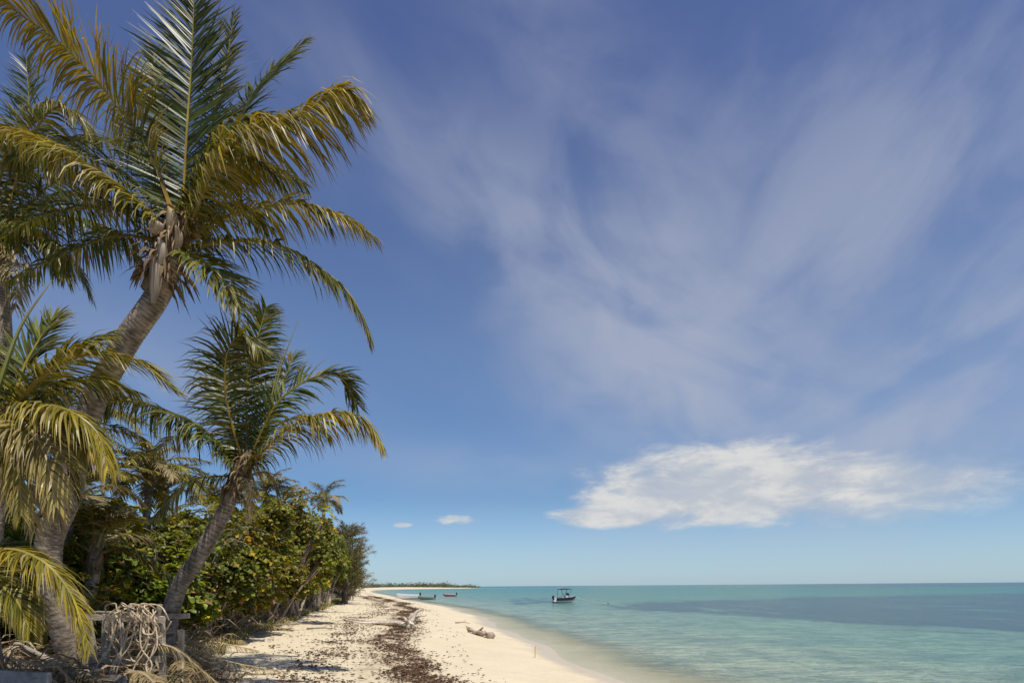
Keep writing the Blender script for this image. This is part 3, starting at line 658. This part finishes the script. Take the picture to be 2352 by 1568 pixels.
for i in range(12):
    cx=U(-.26,.24); w=U(.06,.27); h=U(.14,.44); pts=[]; ti=U(-1.2,1.2)
    for k in range(14):
        a=6.283*k/13; hx=w*math.cos(a); hz=h*math.sin(a)
        pts.append(rc+Vector((cx+hx+hz*ti*.5+U(-.035,.035),U(-.14,.04),.26-h+hz+U(-.04,.04))))
    mb.tube(catmull(pts,50),lambda t:.0105,6,mixc((.60,.49,.35),(.45,.35,.23),R()))
for i in range(8):
    x=U(-.35,.35); pts=[rc+Vector((x,U(-.1,0),.2)),rc+Vector((x+U(-.15,.15),-.1,-.3)),rc+Vector((x+U(-.3,.3),-.12,-.6)),rc+Vector((x+U(-.4,.4),-.2,-.95))]
    mb.tube(catmull(pts,24),lambda t:.0105,6,(.54,.44,.31))
tag(mb.build("rope_tangle",M_ROPE),"loose tangle of pale rope hung over timber frame","rope")
def hull(mb,L,W,H,colo,coli,stripe=None,n=16,bot=None,flat=0.35):
    rings=[]
    for i in range(n):
        s_=i/(n-1); x=-L/2+L*s_
        w=W/2*(1-max(0,(s_-.35)/.65)**2.3)*(.88+.12*min(1,s_/.3))+.012
        sheer=H*(1+.28*s_**2); kz=H*(.05+.75*max(0,(s_-.72)/.28)**2)
        ch=kz+(H*.22)*(1-.2*s_); fl=min(sheer-.05,max(kz+.06,H*flat+ kz*.6))
        mid=ch+(sheer-ch)*.55
        P_=[(-w,sheer),(-w*.98,mid),(-w*.86,ch),(0,kz),(w*.86,ch),(w*.98,mid),(w,sheer),(w*.9,sheer+.01),(w*.78,fl),(-w*.78,fl),(-w*.9,sheer+.01)]
        cols=[stripe or colo,colo,bot or colo,bot or colo,bot or colo,colo,stripe or colo,coli,coli,coli,coli]
        rings.append([mb.add((x+.0*i,p[0],p[1]),cols[k]) for k,p in enumerate(P_)])
    m_=len(rings[0])
    for i in range(n-1):
        for k in range(m_):
            k2=(k+1)%m_; mb.f.append((rings[i][k],rings[i+1][k],rings[i+1][k2],rings[i][k2]))
    mb.f.append(tuple(rings[0])); mb.f.append(tuple(reversed(rings[-1])))
mb=MB(); hull(mb,3.0,1.2,.5,(.30,.30,.29),(.2,.18,.16),n=18)
e=empty("old_skiff",G(-6.6,7.9,-.05),"derelict grey wooden skiff half hidden by fronds","boat"); e.rotation_euler=(math.radians(10),0,math.radians(165)); e.scale=(1,1,1.1)
mb.build("hull",M_WOOD,e,smooth=False)
for xx in (-.7,.4):
    mb=MB(); mb.box(Vector((xx,0,.42)),.2,.92,.03,(.3,.26,.2),0,0,.005); mb.build("seat",M_WOOD,e)
for i,(x,y,z,a,t,l) in enumerate([(-5.2,8.0,.25,.3,.18,1.5),(-5.9,8.3,.35,-.4,-.3,1.3),(-4.95,8.9,.12,1.0,.1,1.2),(-6.3,8.8,.5,.1,.5,1.4)]):
    mb=MB(); p=G(x,y,z); mb.box(Vector((0,0,0)),l,.1,.025,(.31,.27,.21),a,t,.01); tag(mb.build("loose_plank",M_WOOD),"weathered plank lying in beach debris","plank","loose planks by the timber frame").location=p
# dry fronds on ground
random.seed(21)
for i,(x,y,a,l) in enumerate([(-5.4,8.8,-.6,1.3),(-5.3,8.9,.4,1.2),(-6.4,9.2,1.0,1.7),(-5.2,9.9,-1.1,1.2),(-5.9,8.2,-.3,1.3),(-6.0,7.9,.5,1.4),(-5.4,8.3,-2.4,1.4),(-6.2,11.5,.3,1.8),(-7.2,12.5,-.4,1.8),(-8.2,15.5,.2,1.8),(-8.9,18.4,-.5,1.6),(-9.8,22.8,.1,1.7),(-11,27.5,-.3,1.9)]):
    d=Vector((math.cos(a),math.sin(a),0)); z0=U(.35,.9) if i<7 else .25
    pts=[G(x,y,z0),G(x+d.x*l*.35,y+d.y*l*.35,z0*.9+.05),G(x+d.x*l*.7,y+d.y*l*.7,z0*.45+.05),G(x+d.x*l,y+d.y*l,.06)]
    ob=frond(pts,.42,.6,.5,dry=.95,n=80,width=.018).build("dry_palm_frond",M_DRY)
    tag(ob,"fallen brown palm frond tangled in beach litter","palm frond","fallen dry palm fronds")
# ---------------------------------------------------------------- boats
def motor(e,x,z,col=(.02,.02,.025)):
    mb=MB(); 
    mb.tube([Vector((x-.22,0,z+.02)),Vector((x-.2,0,z+.2)),Vector((x-.17,0,z+.42)),Vector((x-.15,0,z+.5))],[.1,.17,.16,.06],10,col)
    mb.box(Vector((x-.2,0,z-.28)),.13,.08,.6,col); mb.box(Vector((x-.08,0,z-.02)),.14,.16,.2,(.08,.08,.08))
    mb.build("outboard_motor",M_PAINT,e,smooth=False)
e=empty("motor_boat",(7.1,84,-.1),"dark hulled motor boat with black canopy at anchor","boat"); e.rotation_euler=(0,0,math.radians(28)); e.scale=(.92,.92,.98)
mb=MB(); hull(mb,3.7,1.5,.78,(.012,.014,.02),(.5,.5,.5),stripe=(.02,.022,.03),bot=(.45,.46,.46)); mb.build("hull",M_PAINT,e)
mb=MB()
N=9; rows=[]
for i in range(N):
    t=i/(N-1); x=-.95+1.75*t; z=1.92+.1*math.sin(math.pi*t)
    rows.append([mb.add((x,.68*k,z+.07*(1-k*k)),(.015,.015,.02)) for k in (-1,-.6,0,.6,1)]+[mb.add((x,.68*k,z-.05+.05*(1-k*k)),(.015,.015,.02)) for k in (1,.6,0,-.6,-1)])
for i in range(N-1):
    for k in range(10):
        k2=(k+1)%10; mb.f.append((rows[i][k],rows[i+1][k],rows[i+1][k2],rows[i][k2]))
mb.f.append(tuple(rows[0])); mb.f.append(tuple(reversed(rows[-1])))
cn=mb.build("canopy",M_PAINT,e)
for (x0,x1,sd) in ((-.9,-.9,1),(-.9,-.9,-1),(.1,.75,1),(.1,.75,-1),(.35,-.3,1),(.35,-.3,-1)):
    mb=MB(); mb.tube([Vector((x0,.62*sd,.7)),Vector((x1,.62*sd,1.93))],lambda t:.025,6,(.12,.12,.13)); mb.build("canopy_pole",M_PAINT,e)
mb=MB(); mb.box(Vector((.15,0,.75)),.5,.6,.75,(.6,.6,.6),0,.05,.01); mb.build("console",M_PAINT,e)
mb=MB(); mb.box(Vector((.42,0,1.28)),.03,.75,.34,(.06,.08,.1),0,-.35); mb.build("windscreen",M_PAINT,e)
mb=MB(); mb.box(Vector((-.6,0,.66)),.35,.8,.5,(.5,.5,.5),0,0,.01); mb.build("seat",M_PAINT,e)
mb=MB()
for sd in (-1,1): mb.tube(catmull([Vector((.7,.62*sd,.85)),Vector((1.2,.46*sd,1.12)),Vector((1.75,.1*sd,1.2))],10),lambda t:.015,5,(.5,.5,.5))
mb.build("bow_rail",M_PAINT,e); motor(e,-1.85,.62)
mb=MB(); mb.tube(catmull([Vector((8.65,84.9,.75)),Vector((9.9,82,.3)),Vector((11.1,79,.1)),Vector((11.8,78,.02))],20),lambda t:.03,5,(.6,.58,.5))
tag(mb.build("mooring_rope",M_ROPE),"thin pale anchor rope running from boat into water","rope")
mb=MB(); pts=[Vector((11.95,78,.02+.14*j/6)) for j in range(7)]; mb.tube(pts,[.02,.08,.1,.11,.1,.08,.02],10,(.12,.12,.12)); tag(mb.build("mooring_buoy",M_PAINT,smooth=True),"small dark mooring buoy floating on the water","buoy")
def skiff(loc,rot,L,W,H,co,ci,st,label,mot=True):
    e=empty("small_boat",loc,label,"boat","small boats moored near the beach"); e.rotation_euler=(0,0,rot)
    mb=MB(); hull(mb,L,W,H,co,ci,stripe=st); mb.build("hull",M_PAINT,e)
    for xx in (-L*.2,L*.1):
        mb=MB(); mb.box(Vector((xx,0,H*.8)),.25,W*.82,.05,ci); mb.build("seat",M_PAINT,e)
    if mot: motor(e,-L/2,H*.85)
skiff((-19.6,118,-.08),math.radians(188),4.2,1.4,.95,(.75,.75,.75),(.5,.5,.5),(.8,.8,.8),"white open skiff with dark outboard near the shore")
skiff((-15.4,112,-.1),math.radians(172),3.0,1.2,.6,(.24,.28,.2),(.3,.3,.26),(.42,.43,.37),"small olive green dinghy floating near the shore")
skiff((-14.6,146,-.1),math.radians(185),3.0,1.2,.6,(.5,.06,.04),(.5,.48,.45),(.75,.73,.7),"small red and white dinghy with outboard motor")
# ---------------------------------------------------------------- headland wood
random.seed(9); mb=MB()
for i in range(900):
    x=-175+R()*133+ (0); y=740+U(-40,40); 
    if x>-75 and R()<.35: continue
    hgt=U(2.5,7)*(1 if x<-70 else .6)*(1+.4*mnoise.noise(Vector((x*.08,0,0)))); cx=Vector((x,y,.8+hgt*U(.2,.75))); r=U(1.2,2.6)
    for k in range(10):
        p=cx+Vector((random.gauss(0,r),random.gauss(0,r),random.gauss(0,hgt*.2))); q=[p+Vector((U(-1,1),U(-1,1),U(-.8,.8))) for _ in range(3)]; cc=mixc((.06,.075,.04),(.15,.16,.08),R())
        mb.f.append(tuple(mb.add(w,cc) for w in q))
tag(mb.build("headland_woods",M_LEAF),"low distant woods along a sandy headland","woods",kind="stuff")
# ---------------------------------------------------------------- world
SUN_TRAVEL=Vector((-.25,.33,-1)).normalized(); sd=-SUN_TRAVEL
el=math.asin(sd.z); azb=math.atan2(sd.x,sd.y)
w=bpy.data.worlds.new("World"); scene.world=w; w.use_nodes=True; nt=w.node_tree; nt.nodes.clear(); K=NT(nt)
out=nt.nodes.new('ShaderNodeOutputWorld'); bg=nt.nodes.new('ShaderNodeBackground'); K.lk(bg.outputs[0],out.inputs[0]); bg.inputs[1].default_value=0.1
sky=nt.nodes.new('ShaderNodeTexSky'); sky.sky_type='NISHITA'; sky.sun_disc=False; sky.sun_elevation=el; sky.sun_rotation=azb; sky.air_density=1.0; sky.dust_density=0.4; sky.ozone_density=3.0
tc=nt.nodes.new('ShaderNodeTexCoord'); sp=nt.nodes.new('ShaderNodeSeparateXYZ'); K.lk(tc.outputs['Generated'],sp.inputs[0])
dx,dy,dz=sp.outputs
az=K.m('MULTIPLY',K.m('ARCTAN2',dx,dy),57.2958); elv=K.m('MULTIPLY',K.m('ARCSINE',dz),57.2958)
tint=K.ramp(K.m('DIVIDE',elv,60.0,clamp=True),[(0.0,(.74,.98,1.0)),(0.05,(.72,.9,.95)),(0.13,(.65,.80,.93)),(0.35,(.98,.96,1.0)),(0.8,(1.0,.80,1.0))])
boost=K.ramp(K.m('DIVIDE',elv,60.0,clamp=True),[(0.0,(.50,.53,.72)),(0.13,(.47,.50,.54)),(0.35,(.49,.52,.56)),(0.8,(.40,.475,.52))])
base=K.mix(1.0,sky.outputs[0],tint,'MULTIPLY'); base=K.mix(1.0,base,boost,'MULTIPLY')
vs=nt.nodes.new('ShaderNodeVectorMath'); vs.operation='SCALE'; K.lk(base,vs.inputs[0]); vs.inputs['Scale'].default_value=2.0; base=vs.outputs[0]
def gauss(ca,ce,sa,se,rot):
    r=math.radians(rot); A=K.m('SUBTRACT',az,ca); E=K.m('SUBTRACT',elv,ce)
    x=K.m('ADD',K.m('MULTIPLY',A,math.cos(r)/sa),K.m('MULTIPLY',E,math.sin(r)/sa))
    y=K.m('ADD',K.m('MULTIPLY',A,-math.sin(r)/se),K.m('MULTIPLY',E,math.cos(r)/se))
    return K.m('EXPONENT',K.m('MULTIPLY',K.m('ADD',K.m('MULTIPLY',x,x),K.m('MULTIPLY',y,y)),-1.0))
def addall(L_):
    o=L_[0]
    for q in L_[1:]: o=K.m('ADD',o,q)
    return o
def rotc(rot,sx_,sy_,off=0.0):
    r=math.radians(rot)
    return K.comb(K.m('ADD',K.m('MULTIPLY',az,math.cos(r)*sx_),K.m('MULTIPLY',elv,math.sin(r)*sx_)),K.m('ADD',K.m('MULTIPLY',az,-math.sin(r)*sy_),K.m('MULTIPLY',elv,math.cos(r)*sy_)),off)
def layer(lst,rot,off):
    cov=addall([K.m('MULTIPLY',gauss(*a[:5]),a[5]) for a in lst])
    n_=K.noise(rotc(rot,.045,.095,off),1.0,6,.5,.8); m_=K.noise(rotc(rot,.12,.2,off+3),1.0,6,.52,.6)
    t=K.m('ADD',K.m('MULTIPLY',n_,.65),K.m('MULTIPLY',m_,.35))
    return K.m('MULTIPLY',cov,K.ss(t,.36,.64,.15,1.0))
l1=layer([(12,23,10,6,-28,.95),(16,16.5,14,4,-12,.65),(-4,33,20,4.5,-20,.40),(8,38,18,4.5,-38,.35),(24,13,18,4,-8,.4),(-30,17,14,4,-10,.3),(2,27,10,5,-30,.3)],-28,0.0)
l2=layer([(39,17,11,7,28,1.0),(25,31,14,8,38,.45),(27,24,14,5,25,.4),(36,11,20,5,5,.6),(36,30,10,5,30,.3)],30,7.3)
l3=layer([(0,10.5,14,2,-3,.35),(20,4,30,4,0,.3)],2,4.1)
cir=K.m('MULTIPLY',addall([l1,l2,l3]),.85,clamp=True)
cir=K.m('SUBTRACT',1.0,K.m('EXPONENT',K.m('MULTIPLY',cir,-1.25)))
c1=K.mix(cir,base,(4.4,4.75,5.8))
c1=K.mix(K.ss(elv,-1,9,.5,0),c1,(4.5,5.8,6.6))
nq=K.noise(K.comb(K.m('MULTIPLY',az,.16),K.m('MULTIPLY',elv,.42)),1.0,10,.6,.35)
nf=K.noise(K.comb(K.m('MULTIPLY',az,.45),K.m('MULTIPLY',elv,1.1),3.0),1.0,8,.6,.3)
nq=K.m('ADD',K.m('MULTIPLY',nq,.72),K.m('MULTIPLY',nf,.28))
def cum(ca,ce,sa,se,lo,hi,amp,flat=1.0):
    A=K.m('DIVIDE',K.m('SUBTRACT',az,ca),sa); E=K.m('DIVIDE',K.m('SUBTRACT',elv,ce),se)
    E2=K.m('MAXIMUM',E,K.m('MULTIPLY',E,-flat))
    r2=K.m('ADD',K.m('MULTIPLY',A,A),K.m('MULTIPLY',E2,E2))
    return K.ss(K.m('ADD',K.m('SUBTRACT',1.0,r2),K.m('MULTIPLY',K.m('SUBTRACT',nq,.5),amp)),lo,hi)
cu=K.m('MAXIMUM',cum(19,7.7,14.5,5.0,-.1,.8,2.5,1.7),K.m('MULTIPLY',cum(30,7.4,10,2.8,-.2,1.1,2.2),.8))
cu=K.m('MAXIMUM',cu,cum(9,6.3,5.8,1.3,-.1,.7,2.0)); 
nsm=K.noise(K.comb(K.m('MULTIPLY',az,.7),K.m('MULTIPLY',elv,1.6)),1.0,6,.55,.2)
def cs(ca,ce,sa,se):
    A=K.m('DIVIDE',K.m('SUBTRACT',az,ca),sa); E=K.m('DIVIDE',K.m('SUBTRACT',elv,ce),se)
    r2=K.m('ADD',K.m('MULTIPLY',A,A),K.m('MULTIPLY',E,E))
    return K.ss(K.m('ADD',K.m('SUBTRACT',1.0,r2),K.m('MULTIPLY',K.m('SUBTRACT',nsm,.5),2.0)),.1,.9)
cu=K.m('MAXIMUM',cu,K.m('MULTIPLY',K.m('MAXIMUM',cs(-5.3,6.05,2.2,.55),cs(-9.9,5.55,1.1,.3)),.8))
shade=K.mix(K.ss(nq,.42,.62),(5.3,5.6,6.1),(7.4,7.3,7.0))
c2=K.mix(K.m('MULTIPLY',cu,.9),c1,shade)
K.lk(c2,bg.inputs[0])
sl=bpy.data.lights.new("sun",'SUN'); sl.energy=5.0; sl.angle=math.radians(.53); sl.color=(1,.95,.85)
so=bpy.data.objects.new("sun",sl); so.rotation_euler=SUN_TRAVEL.to_track_quat('-Z','Y').to_euler(); so.location=(5,-5,30); scene.collection.objects.link(so)
# ---------------------------------------------------------------- camera
cam=bpy.data.cameras.new("camera"); cam.sensor_width=36; cam.lens=36*1440/2352; cam.shift_y=(1345-784)/2352; cam.clip_end=30000; cam.clip_start=.05
co=bpy.data.objects.new("camera",cam); co.location=(0,0,CAMZ); scene.collection.objects.link(co)
co.rotation_euler=(Matrix.Rotation(math.radians(90),3,'X')@Matrix.Rotation(math.radians(-.45),3,'Z')).to_euler()
scene.camera=co
scene.view_settings.view_transform='Standard'; scene.view_settings.look='None'; scene.view_settings.exposure=0
